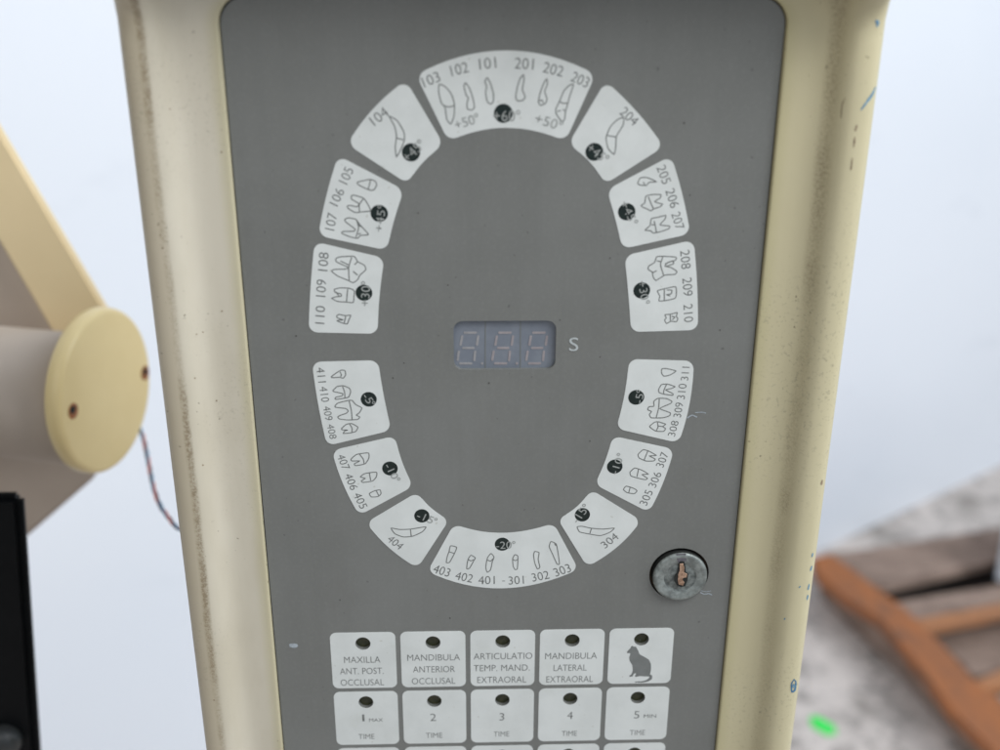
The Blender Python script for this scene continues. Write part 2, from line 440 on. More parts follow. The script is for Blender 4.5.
# ---- function keys
KEYTXT = {
 (0, 0): [('MAXILLA', 320, 620, 5.556, 135, 238, 336, 34), ('ANT. POST.', 320, 620, 5.556, 112, 301, 354, 34), ('OCCLUSAL', 320, 620, 5.556, 116, 364, 356, 34)],
 (0, 1): [('MANDIBULA', 320, 620, 5.556, 486, 226, 778, 34), ('ANTERIOR', 320, 620, 5.556, 517, 291, 750, 34), ('OCCLUSAL', 320, 620, 5.556, 511, 356, 752, 34)],
 (0, 2): [('ARTICULATIO', 465, 620, 7.143, 62, 281, 480, 44), ('TEMP. MAND.', 465, 620, 7.143, 62, 365, 462, 44), ('EXTRAORAL', 465, 620, 7.143, 88, 449, 437, 44)],
 (0, 3): [('MANDIBULA', 465, 620, 7.143, 572, 279, 942, 44), ('LATERAL', 465, 620, 7.143, 632, 363, 868, 44), ('EXTRAORAL', 465, 620, 7.143, 580, 445, 912, 44)],
 (1, 0): [('1', 320, 620, 5.556, 236, 562, 248, 38), ('MAX', 320, 620, 5.556, 274, 564, 350, 18), ('TIME', 320, 620, 5.556, 215, 661, 303, 28)],
 (1, 1): [('2', 320, 620, 5.556, 613, 560, 645, 40), ('TIME', 320, 620, 5.556, 589, 654, 680, 28)],
 (1, 2): [('3', 500, 620, 5.0, -3, 501, 21, 36), ('TIME', 500, 620, 5.0, -32, 582, 46, 25)],
 (1, 3): [('4', 500, 620, 5.0, 335, 494, 363, 36), ('TIME', 500, 620, 5.0, 308, 579, 384, 25)],
 (1, 4): [('5', 500, 620, 5.0, 669, 491, 695, 36), ('MIN', 500, 620, 5.0, 718, 488, 780, 17), ('TIME', 500, 620, 5.0, 648, 575, 724, 25)],
}
CATP = [(345,275),(360,283),(385,285),(408,325),(425,365),(470,390),(520,420),(545,470),(545,530),(535,580),(558,592),(555,630),(515,655),(460,667),(375,666),(378,657),(450,653),(500,638),(528,614),(525,602),(480,602),(430,597),(385,606),(372,598),(385,580),(378,565),(357,580),(350,600),(315,605),(315,592),(335,580),(350,540),(345,480),(320,440),(312,400),(325,365),(318,350),(295,353),(288,342),(300,325),(325,300),(335,280)]
keyname = {(0,0): 'key reading MAXILLA ANT. POST. OCCLUSAL', (0,1): 'key reading MANDIBULA ANTERIOR OCCLUSAL', (0,2): 'key reading ARTICULATIO TEMP. MAND. EXTRAORAL',
           (0,3): 'key reading MANDIBULA LATERAL EXTRAORAL', (0,4): 'key with the grey sitting cat', (1,0): 'key reading 1 MAX TIME', (1,1): 'key reading 2 TIME',
           (1,2): 'key reading 3 TIME', (1,3): 'key reading 4 TIME', (1,4): 'key reading 5 MIN TIME'}
for r, c, cx, cz in keyspec:
    top = cz+.00535; bot = top-.02700
    lab = keyname.get((r, c))
    k = holed('function_key', rrect(cx-.01300, bot, cx+.01300, top, .0026), [circle(cx, cz, .0030, 32)], .00002, .00012, M['white'], unit, lab)
    bm = bmesh.new(); prism(bm, circle(cx, cz, .0042, 24), -.0040, -.0018)
    from_bm('indicator_lens', bm, M['hole'], k)
    for s, ox, oy, sc, x0, y0, x1, h in KEYTXT.get((r, c), []):
        X0, Y0, X1 = ox+x0/sc, oy+y0/sc, ox+x1/sc
        small = h/sc < 4
        text('key_lettering', s, X0, Y0, X1, Y0-.013*(X1-X0), h/sc, M['print'], k, offset=(-.006 if not small else 0))
    if (r, c) == (0, 4):
        bm = bmesh.new(); prism(bm, catmull([uv(600+x/10.71, 620+y/10.71) for x, y in CATP], True, 2), .00012, .00018)
        from_bm('cat_silhouette', bm, M['cat'], k)

# ---- arch of tooth keys: corners read on the panel, outer edge (a-b) and inner edge (c-d) curved
def key_shape(a, b, c, d, om, im, rad=.0033):
    A, B, C_, D, OM, IM = [Vector(uv(*p)) for p in (a, b, c, d, om, im)]
    def side(p, q, m, k=16):
        ct = 2*m-(p+q)/2
        return [p*(1-u)**2+ct*2*u*(1-u)+q*u*u for u in [i/k for i in range(k+1)]]
    sides = [side(A, B, OM), side(B, C_, (B+C_)/2), side(C_, D, IM), side(D, A, (D+A)/2)]
    out = []
    def cut(sd):
        s = [p for p in sd if (p-sd[0]).length > rad and (p-sd[-1]).length > rad]
        e = (sd[1]-sd[0]).normalized(); s.insert(0, sd[0]+e*rad)
        e = (sd[-2]-sd[-1]).normalized(); s.append(sd[-1]+e*rad); return s
    cs = [cut(s) for s in sides]; cor = [B, C_, D, A]
    for s, cr, nx in zip(cs, cor, cs[1:]+cs[:1]):
        out += s
        p, q = s[-1], nx[0]
        for i in range(1, 7):
            u = i/7
            # rounder than a plain quadratic: blend of two
            h1 = p+(cr-p)*.56; h2 = q+(cr-q)*.56
            out.append(p*(1-u)**3+h1*3*u*(1-u)**2+h2*3*u*u*(1-u)+q*u**3)
    return [tuple(v) for v in out]
KEYS = [
 dict(c=[(416.0,74.8),(595.6,74.4),(565.4,141.2),(448.4,141.4)], om=(506,50.4), im=(506,127.8), lab='top key numbered 103 102 101 201 202 203',
  dot=(503.3,113.3,9.4), ang=[('+60°',493.2,121.2,519.9,121.0,10.6)],
  o=(400,40,7.5), num=[('103',185,357,309,306,78),('102',390,272,519,240,80),('101',598,222,724,208,82)],
  ang2=[('+50°',424,672,600,615,70)],
  tee=[[('c',(295,333),(340,350),(385,405),(408,480),(405,570),(380,630),(350,590),(338,505),(310,470),(290,390)),('o',(330,490),(365,502),(405,492))],
   [('c',(492,322),(520,360),(545,430),(558,500),(540,525),(505,515),(503,470),(513,435),(495,410),(480,345))],
   [('c',(655,283),(680,330),(700,400),(700,460),(680,480),(655,460),(642,395),(650,350),(637,310))]],
  o2=(500,40,7.5), num2=[('201',108,214,250,222,82),('202',317,240,464,277,80),('203',525,305,648,360,78)], ang3=[('+50°',255,618,455,680,72)],
  tee2=[[('c',(175,262),(180,300),(168,370),(188,425),(170,452),(130,455),(118,425),(128,360),(150,290))],
   [('c',(350,292),(355,330),(335,385),(352,440),(340,475),(305,490),(288,465),(300,400),(325,330)),('o',(288,458),(315,450),(325,475))],
   [('c',(550,335),(520,430),(505,490),(490,540),(485,590),(465,612),(425,560),(418,520),(450,450),(480,380),(520,340)),('o',(445,462),(475,475),(505,472)),('o',(430,535),(455,528)),('o',(470,520),(488,530))]]),
 dict(c=[(347.3,144.2),(405.9,80.4),(443.8,144.8),(408.2,184.2)], om=(373.0,109.0), im=(421.8,163.6), lab='key numbered 104', o=(300,75,4.1667),
  dot=(411.1,152.3,9.1), num=[('104',312,213,374,165,43)], ang2=[('+45°',450,365,524,296,40)],
  tee=[[('c',(372,172),(405,190),(432,235),(435,270),(420,310),(402,340),(397,300),(402,255),(395,215)),('o',(400,262),(432,270))]]),
 dict(c=[(605.4,81.2),(663.6,146.8),(604.2,184.6),(568.0,144.4)], om=(636.8,111.8), im=(590.4,162.8), lab='key numbered 204', o=(560,75,4.1667),
  dot=(594.3,151.8,8.9), num=[('204',245,160,305,214,40)], ang2=[('+45°',108,312,184,370,38)],
  tee=[[('c',(265,178),(262,210),(235,255),(232,300),(225,330),(200,305),(192,260),(210,215),(240,185)),('o',(198,252),(235,258))]]),
 dict(c=[(318.2,235.6),(338.2,155.6),(404.2,190),(387.2,250.4)], om=(326.6,194.7), im=(394.3,219.6), lab='key numbered 105 106 107', o=(310,150,7.5),
  dot=(379.3,213.3,8.7), num=[('105',280,262,330,150,72),('106',207,425,262,308,70),('107',182,606,206,482,72)], ang2=[('+45°',545,615,570,420,60)],
  tee=[[('c',(358,240),(450,220),(490,235),(500,262),(480,298),(450,300),(400,280),(362,258)),('o',(455,222),(438,290))],
   [('c',(310,345),(330,338),(400,360),(430,400),(455,455),(400,462),(340,468),(290,440),(280,420),(300,415),(355,425),(365,400),(315,370)),('o',(402,362),(370,410),(372,462))],
   [('c',(262,520),(290,508),(345,520),(375,560),(438,632),(380,640),(355,662),(300,650),(240,625),(250,610),(330,608),(335,590),(270,540)),('o',(350,525),(365,580),(345,655)),('o',(362,560),(385,575)),('o',(360,630),(382,625))]]),
 dict(c=[(670.9,155.8),(690.2,233.8),(622,249),(606.5,189.8)], om=(682.2,194), im=(615.3,218.9), lab='key numbered 205 206 207', o=(600,150,7.5),
  dot=(626.7,211.7,8.7), num=[('205',422,132,470,262,70),('206',488,305,530,440,70),('207',533,480,570,602,68)], ang2=[('+45°',150,400,232,565,60)],
  tee=[[('c',(283,250),(300,210),(345,205),(390,220),(420,238),(370,242),(345,265),(300,262)),('o',(325,240),(335,260))],
   [('c',(310,415),(335,395),(345,345),(400,333),(455,335),(450,360),(410,385),(440,398),(468,405),(450,425),(405,440),(380,455),(350,440),(320,428)),('o',(362,350),(380,395),(400,440))],
   [('c',(338,600),(375,565),(385,515),(430,505),(492,490),(485,520),(450,560),(520,570),(515,590),(460,610),(400,622),(380,605)),('o',(405,530),(415,570),(422,615)),('o',(385,560),(415,560))]]),
 dict(c=[(308.7,332.2),(314.7,241.6),(384.6,258),(377.8,333.8)], om=(310.6,287), im=(379.6,295.7), lab='key numbered 108 109 110', o=(300,230,6.667),
  dot=(364,292.7,8.4), num=[('108',184,275,192,152,64),('109',170,447,177,333,64),('110',163,627,168,508,62)], ang2=[('+30°',462,508,470,345,58)],
  tee=[[('c',(240,190),(270,178),(360,175),(385,210),(430,235),(438,265),(400,300),(385,330),(355,350),(320,335),(250,305),(212,275),(230,262),(300,260),(325,250),(270,225),(242,210)),('o',(345,180),(325,250),(328,335)),('o',(270,205),(330,235)),('o',(385,210),(365,230)),('o',(355,275),(385,300))],
   [('c',(230,395),(270,385),(330,388),(362,405),(360,440),(355,482),(310,480),(250,475),(212,455),(240,445),(275,440),(272,425),(235,415)),('o',(318,392),(310,480)),('o',(240,410),(260,440))],
   [('c',(245,572),(262,562),(300,570),(338,568),(325,600),(315,625),(285,620),(248,605),(262,600),(285,598),(250,585)),('o',(305,575),(295,618))]]),
 dict(c=[(693.5,239.8),(697.9,329.9),(630.9,332),(624.4,255.6)], om=(697.0,284), im=(628.2,293.4), lab='key numbered 208 209 210', o=(560,230,6.667),
  dot=(641.7,290.3,8.4), num=[('208',800,138,810,262,62),('209',815,322,823,442,62),('210',822,497,828,616,60)], ang2=[('+30°',518,345,545,495,54)],
  tee=[[('c',(770,180),(770,200),(720,215),(700,240),(740,250),(778,275),(765,295),(700,300),(640,335),(620,310),(615,280),(588,262),(592,240),(630,215),(645,178),(690,175)),('o',(685,180),(670,230),(690,300)),('o',(645,205),(672,210)),('o',(615,285),(645,270)),('o',(700,225),(750,205),(755,225),(710,240))],
   [('c',(650,405),(700,390),(770,378),(775,430),(765,455),(700,470),(660,472),(665,440)),('o',(695,392),(695,470)),('o',(712,400),(745,400),(740,425),(712,430),(735,440))],
   [('c',(700,565),(740,560),(780,550),(775,575),(785,590),(775,610),(740,608),(710,622),(697,600),(708,585)),('o',(735,562),(735,605)),('o',(745,575),(765,580),(748,598))]]),
 dict(c=[(327,445.8),(312,361.8),(378.2,360.2),(391.4,430.2)], om=(318.0,403), im=(383.6,394.7), lab='key numbered 411 410 409 408', o=(300,355,8.333),
  dot=(368.8,399.2,8.0), num=[('411',135,105,153,230,66),('410',160,265,180,392,66),('409',190,430,213,546,62),('408',222,580,250,700,58)], ang2=[('-5°',518,340,580,432,60)],
  tee=[[('c',(262,180),(300,150),(345,125),(375,130),(380,165),(360,192),(330,185),(270,188)),('o',(335,140),(345,165),(338,180))],
   [('c',(275,295),(310,262),(360,255),(410,275),(422,305),(405,350),(350,362),(295,368),(300,350),(350,340),(355,320),(285,305)),('o',(355,260),(372,310),(375,355))],
   [('c',(292,425),(315,400),(400,378),(435,378),(465,412),(515,440),(495,480),(470,500),(498,515),(480,535),(400,540),(330,532),(315,515),(340,500),(385,485),(402,465),(380,445),(300,435)),('o',(410,382),(428,460),(435,538))],
   [('c',(348,610),(385,578),(430,570),(482,600),(465,635),(420,648),(362,652),(375,630),(395,625),(352,622)),('o',(415,575),(435,610),(432,645))]]),
 dict(c=[(693.6,360.8),(678.4,442.8),(615.8,428.4),(628.8,359)], om=(689.6,403), im=(624.4,394.6), lab='key numbered 311 310 309 308', o=(610,355,8.333),
  dot=(636.2,397.2,8.0), num=[('311',650,212,664,98,62),('310',622,368,640,240,66),('309',590,520,612,398,64),('308',540,680,574,552,60)], ang2=[('-5°',265,402,286,300,62)],
  tee=[[('c',(432,115),(470,112),(548,132),(500,165),(450,175),(430,150))],
   [('c',(430,245),(480,242),(540,262),(510,278),(465,290),(522,320),(520,335),(450,325),(410,312),(405,285)),('o',(470,245),(450,290),(445,322))],
   [('c',(365,385),(400,360),(470,362),(515,385),(500,405),(415,445),(500,480),(495,505),(440,522),(345,522),(328,495),(345,470),(315,455),(325,430),(365,425)),('o',(410,365),(405,440),(385,520))],
   [('c',(330,595),(370,560),(400,555),(462,575),(440,595),(462,612),(445,635),(380,632)),('o',(395,560),(400,598),(385,630)),('o',(400,590),(440,595))]]),
 dict(c=[(359.4,515.2),(332.0,450.3),(395.2,435.8),(413.4,486.2)], om=(343.0,483.5), im=(402.2,461.8), lab='key numbered 407 406 405', o=(325,430,5.357),
  dot=(390,468.3,7.8), num=[('407',63,138,95,215,42),('406',102,241,139,324,42),('405',150,345,190,424,42)], ang2=[('-10°',318,190,372,282,38)],
  tee=[[('c',(140,155),(170,130),(232,122),(235,150),(215,180),(165,190),(158,180),(185,165),(145,165)),('o',(185,128),(205,155),(210,180))],
   [('c',(190,250),(215,232),(275,225),(275,250),(255,272),(205,280),(195,272),(215,258)),('o',(238,230),(245,270))],
   [('c',(238,340),(265,325),(295,320),(300,340),(285,355),(250,358)),('o',(275,325),(288,350))]]),
 dict(c=[(673.9,449.0),(648.7,512.2),(594.3,484.1),(612.4,435.8)], om=(663.2,482.2), im=(605.0,461.0), lab='key numbered 307 306 305', o=(560,430,5.357),
  dot=(614.7,466.4,7.8), num=[('307',553,202,584,126,42),('306',512,310,546,232,42),('305',464,406,500,330,42)], ang2=[('-10°',305,238,345,135,38)],
  tee=[[('c',(418,130),(445,105),(475,112),(515,135),(480,138),(510,155),(500,165),(460,165),(425,150)),('o',(470,112),(450,160))],
   [('c',(375,225),(400,203),(440,215),(472,235),(440,238),(468,258),(455,265),(410,255),(380,245)),('o',(420,210),(412,250))],
   [('c',(340,318),(355,300),(395,312),(412,325),(398,340),(360,335)),('o',(375,308),(368,335))]]),
 dict(c=[(417.6,567.6),(366.2,522.4),(402.1,484.8),(449.0,519.4)] if False else [(417.6,567.8),(366.2,522.4),(417.4,492.0),(449.4,519.4)], om=(389.2,547.8), im=(431.4,508.2), lab='key numbered 404', o=(325,430,5.357),
  dot=(421.9,515.7,7.6), num=[('404',328,590,397,642,40)], ang2=[('-15°',488,470,590,508,38)],
  tee=[[('c',(355,525),(400,532),(460,530),(540,518),(520,545),(470,568),(420,572),(375,555)),('o',(458,532),(462,568))]]),
 dict(c=[(640.8,520.2),(587.0,566.6),(557.3,518.4),(590.8,489.4)], om=(618.2,545.9), im=(576.2,507.0), lab='key numbered 304', o=(560,430,5.357),
  dot=(582.4,514.6,7.6), num=[('304',243,635,318,577,40)], ang2=[('-15°',95,500,160,418,42)],
  tee=[[('c',(92,518),(120,515),(165,525),(230,530),(290,525),(265,548),(215,565),(150,555),(105,545)),('o',(168,527),(160,552))]]),
 dict(c=[(578.4,569.2),(427.4,571.4),(454,523.8),(553.6,523.0)], om=(501.6,588.2), im=(501.8,532.8), lab='bottom key numbered 403 402 401 301 302 303', o=(420,510,5.882),
  dot=(502.3,544,7.5), num=[('403',72,366,167,393,50),('402',203,406,303,427,48),('401',343,436,440,434,47),('-',483,426,500,426,30),('301',522,438,612,432,47),('302',664,421,763,402,48),('303',800,392,893,360,50)], ang2=[('-20°',448,228,560,224,42)],
  tee=[[('c',(180,210),(215,218),(205,250),(175,305),(155,308),(160,275),(172,240)),('o',(172,245),(205,255))],
   [('c',(300,265),(325,280),(315,300),(292,340),(275,345),(278,310),(285,285)),('o',(282,290),(300,298),(318,290))],
   [('c',(418,255),(435,275),(425,305),(415,350),(395,365),(387,335),(393,295),(400,275)),('o',(395,292),(415,300),(430,285))],
   [('c',(558,262),(575,270),(575,310),(572,345),(560,350),(548,330),(545,285)),('o',(545,288),(560,297),(577,288))],
   [('c',(675,243),(700,250),(695,290),(705,335),(690,345),(675,310),(668,265))],
   [('c',(770,185),(800,198),(810,240),(820,315),(805,315),(780,260),(760,215)),('o',(790,195),(800,210))]]),
]
for K in KEYS:
    bm = bmesh.new(); prism(bm, key_shape(*K['c'], K['om'], K['im']), .00002, .00012)
    k = from_bm('tooth_key', bm, M['white'], unit, label='white '+K['lab'])
    dx, dy, dr = K['dot']; c = uv(dx, dy)
    rr = (Vector(uv(dx+dr, dy))-Vector(uv(dx-dr, dy))).length/2
    bm = bmesh.new(); prism(bm, circle(*c, rr, 40), .00012, .00016); from_bm('indicator_window', bm, M['black'], k)
    for a in K.get('ang', []): angle(*a[:6], k)
    for key_o, kn, ka, kt in (('o', 'num', 'ang2', 'tee'), ('o2', 'num2', 'ang3', 'tee2')):
        if key_o not in K: continue
        ox, oy, sc = K[key_o]
        for s, x0, y0, x1, y1, h in K.get(kn, []):
            text('tooth_number', s, ox+x0/sc, oy+y0/sc, ox+x1/sc, oy+y1/sc, h/sc, M['print'], k, offset=-.004 if s != '-' else 0)
        for s, x0, y0, x1, y1, h in K.get(ka, []):
            angle(s, ox+x0/sc, oy+y0/sc, ox+x1/sc, oy+y1/sc, h/sc, k)
        for tooth in K[kt]:
            bm = bmesh.new()
            for j, st in enumerate(tooth):
                pts = catmull([uv(ox+x/sc, oy+y/sc) for x, y in st[1:]], st[0] == 'c', 5)
                ribbon(bm, pts, .00040, .00014+.00001*j, st[0] == 'c')
            from_bm('tooth_drawing', bm, M['line'], k)

# ---- key lock: collar ring, recess, worn zinc face, keyway with copper wafer
lx, lz = LC
def lathe(bm, cx, cz, prof, k=64, mi=0, cap=True):
    rings = [[bm.verts.new(place(cx+r*math.cos(2*math.pi*i/k), cz+r*math.sin(2*math.pi*i/k), h)) for i in range(k)] for r, h in prof]
    for a, b in zip(rings, rings[1:]):
        for i in range(k): bm.faces.new((a[i], a[(i+1) % k], b[(i+1) % k], b[i])).material_index = mi
    if cap: bm.faces.new(rings[-1])
bm = bmesh.new(); lathe(bm, lx, lz, [(.0150, -.012), (.0150, -.0030), (.01215, -.0028), (.01215, -.012)], cap=False)
lock = from_bm('key_lock', bm, M['gapdark'], unit, label='round worn metal keylock with copper keyway')
bm = bmesh.new(); lathe(bm, lx, lz, [(.0124, -.0035), (.0124, -.0045), (0.0001, -.0046)]); from_bm('lock_recess', bm, M['gapdark'], lock)
fx, fz = lx+.0002, lz-.0004
bm = bmesh.new()
lathe(bm, fx, fz, [(.01060, -.010), (.01070, .0010), (.01055, .0017), (.0101, .0020), (.0094, .0021), (.0088, .0019), (.0084, .00185), (.0064, .00175), (.0060, .0015), (.0056, .00145), (.0050, .00165), (.0024, .0016)])
for f_ in bm.faces:
    if sum(v.co.y for v in f_.verts)/len(f_.verts) > -.0011: f_.material_index = 1  # cylinder side coloured black for the shade in the gap
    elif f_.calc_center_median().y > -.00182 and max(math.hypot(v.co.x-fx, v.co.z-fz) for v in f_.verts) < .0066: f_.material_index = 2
lf = from_bm('lock_face', bm, [M['zinc'], M['gapdark'], M['zincdark']], lock, smooth=True)
bm = bmesh.new()
def lp(x, y): return uv(630+x/8.33, 530+y/8.33, -.0017)
prism(bm, [lp(*p) for p in [(386, 200), (466, 198), (470, 258), (440, 262), (432, 275), (400, 268), (388, 240)]], .0015, .00195)
from_bm('lock_notch', bm, mottled('notch_grey', (.07, .065, .075, 1), (.14, .13, .14, 1), 400, .6), lock)
bm = bmesh.new()
prism(bm, [lp(*p) for p in [(406, 270), (420, 256), (450, 260), (460, 300), (462, 345), (484, 366), (476, 420), (458, 462), (420, 470), (388, 456), (368, 420), (374, 380), (394, 350)]], .0015, .0021)
from_bm('keyway', bm, M['gapdark'], lock)
bm = bmesh.new()
prism(bm, [lp(*p) for p in [(412, 276), (440, 274), (452, 310), (446, 345), (474, 362), (470, 388), (438, 392), (434, 410), (452, 430), (440, 458), (404, 448), (396, 420), (400, 360), (414, 330)]], .0021, .0023)
bmesh.ops.bevel(bm, geom=[e for e in bm.edges if all(v.co.y < -.00225 for v in e.verts)], offset=.00008, segments=1, affect='EDGES')
from_bm('key_wafer', bm, M['brass'], lock)

# ---- pen and dirt marks lying on the curved lip
def lip(px, py, lift=.00012):
    y = -.0085
    for _ in range(12):
        p = pp(px, py, y); t = PHW*1000+31.5-abs(p.x-CX)*1000
        y = -((prof_h(max(.3, t))*(1+shade_hood_at(p.z))+TRAY)/1000+lift)
    return pp(px, py, y)
def lip_mark(name, pts, wpx, mat):
    bm = bmesh.new(); k = len(pts); q = []
    pts = catmull(pts, False, 3); k = len(pts)
    for i, (x, y) in enumerate(pts):
        a = pts[max(0, i-1)]; b = pts[min(k-1, i+1)]; d = math.hypot(b[0]-a[0], b[1]-a[1])
        w = wpx*(.35+.65*math.sin(math.pi*(i+.6)/(k+.2)))*random.uniform(.75, 1.1)
        nx, ny = -(b[1]-a[1])/d*w/2, (b[0]-a[0])/d*w/2
        q.append((bm.verts.new(lip(x+nx, y+ny)), bm.verts.new(lip(x-nx, y-ny))))
    for a, b in zip(q, q[1:]): bm.faces.new((a[0], b[0], b[1], a[1]))
    from_bm(name, bm, mat, housing)
lip_mark('pen_mark', [(879, 14), (877, 19), (878.5, 23), (876.5, 27)], 2.6, M['penpale'])
lip_mark('pen_mark', [(876.5, 18), (876, 22), (878, 25)], 1.6, M['pen'])
lip_mark('pen_mark', [(861, 110), (867, 102), (872, 95), (876, 87)], 2.6, M['penpale'])
lip_mark('pen_mark', [(794.5, 679), (791.5, 684), (792, 692), (795, 690), (796, 682), (794, 679.5)], 2.0, M['pen'])
lip_mark('pen_mark', [(793.5, 684), (793.6, 688)], 2.0, M['penpale'])
for a in ([(813, 553), (812, 557)], [(812, 566), (810.5, 571)], [(809.5, 584), (808, 590)], [(808, 595), (807, 600)], [(800.5, 586), (799, 588)], [(785, 618), (784.3, 620)]):
    lip_mark('pen_mark', a, 1.5, M['penpale'])
for a, w in (([(857, 125), (855.5, 131)], 1.8), ([(855, 137), (854, 147)], 1.6), ([(852.5, 158), (851, 170)], 1.3), ([(822.5, 480), (821.6, 485)], 1.8), ([(845, 98), (842, 105), (841, 118)], 1.2)):
    lip_mark('dirt_mark', a, w, M['rust'])
for x, y in ((196.5, 334), (203, 332), (195, 378), (222, 311), (216.5, 400.6), (160.5, 235), (162.6, 248), (170, 109), (221.5, 152), (214, 700), (203, 465)):
    lip_mark('dirt_mark', [(x-.8, y), (x+.8, y+.3)], 1.6, M['rust'])

# ============================================================ LEFT: jointed arm, post, cable
capc = at(109, 391, .60)
arm = thing('jointed_arm', 'cream and taupe jointed arm with round end cap at the left edge', 'arm', (capc.x-.1, capc.y+.05, FLOOR))
al = math.radians(14)
N = Vector((math.cos(al), -math.sin(al), 0)); U = Vector((math.sin(al), math.cos(al), 0)); Z = Vector((0, 0, 1))
CR = .0455
def axial(bm, c, prof, k=72, closed_end=True):          # prof: (radius, distance along N)
    rings = [[bm.verts.new(c+N*d+(U*math.cos(2*math.pi*i/k)+Z*math.sin(2*math.pi*i/k))*r) for i in range(k)] for r, d in prof]
    for a, b in zip(rings, rings[1:]):
        for i in range(k): bm.faces.new((a[i], a[(i+1) % k], b[(i+1) % k], b[i]))
    bm.faces.new(rings[-1]); bm.faces.new(rings[0])
cc = capc
bm = bmesh.new(); axial(bm, cc, [(CR*.97, -.0095), (CR, -.008), (CR, -.004), (CR*.992, -.0022), (CR*.972, -.0008), (CR*.94, -.0001), (CR*.92, 0)])
cap = from_bm('end_cap', bm, M['capcream'], arm, smooth=True)
for s, (x, y) in enumerate(((73, 411), (145, 373))):
    d = ray(x, y); p = CAM+d*((cc-CAM).dot(N)/d.dot(N))
    v = (p-cc); v = v*min(1, CR*.86/v.length)
    bm = bmesh.new(); axial(bm, cc+v, [(.0042, -.003), (.0042, .0003), (.0034, .0006)], 24)
    from_bm('cap_screw', bm, M['screw'], cap)
    bm = bmesh.new(); axial(bm, cc+v+N*.0007+Z*.0012-U*.001, [(.0022, -.0005), (.0020, .0002)], 18)
    from_bm('screw_socket', bm, M['gapdark'], cap)
bm = bmesh.new(); axial(bm, cc-Z*.0065, [(CR*.80, -.32), (CR*.80, -.008)])
from_bm('joint_cylinder', bm, M['taupe'], arm, smooth=True)
# plates stand in the plane across the cylinder axis, behind it
def slab(pxs, dist, thick, bev=.003):
    nrm = Vector((0, 1, 0)); pts = []
    p0 = at(60, 390, dist)
    for x, y in pxs:
        d = ray(x, y); pts.append(CAM+d*((p0-CAM).dot(nrm)/d.dot(nrm)))
    bm = bmesh.new(); a = [bm.verts.new(p) for p in pts]; b = [bm.verts.new(p+nrm*thick) for p in pts]; k = len(a)
    bm.faces.new(a); bm.faces.new(b[::-1])
    for i in range(k): bm.faces.new((a[i], b[i], b[(i+1) % k], a[(i+1) % k]))
    bmesh.ops.recalc_face_normals(bm, faces=bm.faces)
    bmesh.ops.bevel(bm, geom=bm.edges[:], offset=bev, segments=3, affect='EDGES'); return bm
beam = slab([(-160, -140), (-76, -176), (0, 133), (34, 191), (106, 312), (118, 350), (85, 385), (60, 345), (0, 243), (-60, 142)], .615, .030)
bm = slab([(-110, -62), (0, 133), (106, 312), (120, 352), (90, 400), (52, 331), (0, 243), (-70, 125), (-180, -60)], .650, .007, .0012); beam.free()
from_bm('arm_beam', bm, M['armcream'], arm)
bm = slab([(-120, 90), (-40, 150), (30, 262), (98, 420), (100, 466), (95, 478), (18, 545), (-40, 590), (-150, 600)], .672, .03)
from_bm('bracket_plate', bm, M['taupe'], arm)
bm = bmesh.new(); p = at(-130, 480, .66); box(bm, p.x-.03, p.x+.03, p.y, p.y+.05, FLOOR, p.z+.05)
from_bm('support_column', bm, M['taupe'], arm)

# black post
pt = at(18, 498, .53); 
bm = bmesh.new()
def post_ring(z, x1, r=.006):
    return z, x1
a = at(20, 497, .53); b = pp(37, 750, a.y)
zt = a.z; yy = a.y
xt = a.x; 
k = (b.x-a.x)/(a.z-b.z)                      # the post's edge leans a little
zb = FLOOR
vs = []
for z in (zb, zt):
    xr = xt+(zt-z)*k if z > zt-.45 else xt+.45*k
    vs.append([bm.verts.new(v) for v in ((xt-.07, yy, z), (xr, yy, z), (xr, yy+.009, z), (xt-.07, yy+.009, z))])
# middle ring where the lean ends
zm = zt-.45; mid = [bm.verts.new(v) for v in ((xt-.07, yy, zm), (xt+.45*k, yy, zm), (xt+.45*k, yy+.009, zm), (xt-.07, yy+.009, zm))]
for r0, r1 in ((vs[0], mid), (mid, vs[1])):
    for i in range(4): bm.faces.new((r0[i], r0[(i+1) % 4], r1[(i+1) % 4], r1[i]))
bm.faces.new(vs[1]); bm.faces.new(vs[0][::-1])
bmesh.ops.recalc_face_normals(bm, faces=bm.faces)
bmesh.ops.bevel(bm, geom=bm.edges[:], offset=.0035, segments=4, affect='EDGES')
post = thing('black_post', 'glossy black post with round knob in the lower left corner', 'post', (xt-.03, yy+.017, FLOOR))
from_bm('post_body', bm, M['blackmetal'], post, smooth=False)
bm = bmesh.new(); kn = pp(6, 738, yy)
kr = [( .009, .000), (.009, -.004), (.008, -.007), (.005, -.009), (.001, -.0095)]
rings = [[bm.verts.new((kn.x+r*math.cos(2*math.pi*i/32), yy+d, kn.z+r*math.sin(2*math.pi*i/32))) for i in range(32)] for r, d in kr]
for r0, r1 in zip(rings, rings[1:]):
    for i in range(32): bm.faces.new((r0[i], r0[(i+1) % 32], r1[(i+1) % 32], r1[i]))
bm.faces.new(rings[-1])
from_bm('knob', bm, mottled('knob_grey', (.02, .022, .022, 1), (.035, .037, .036, 1), 60, .4), post, smooth=True)

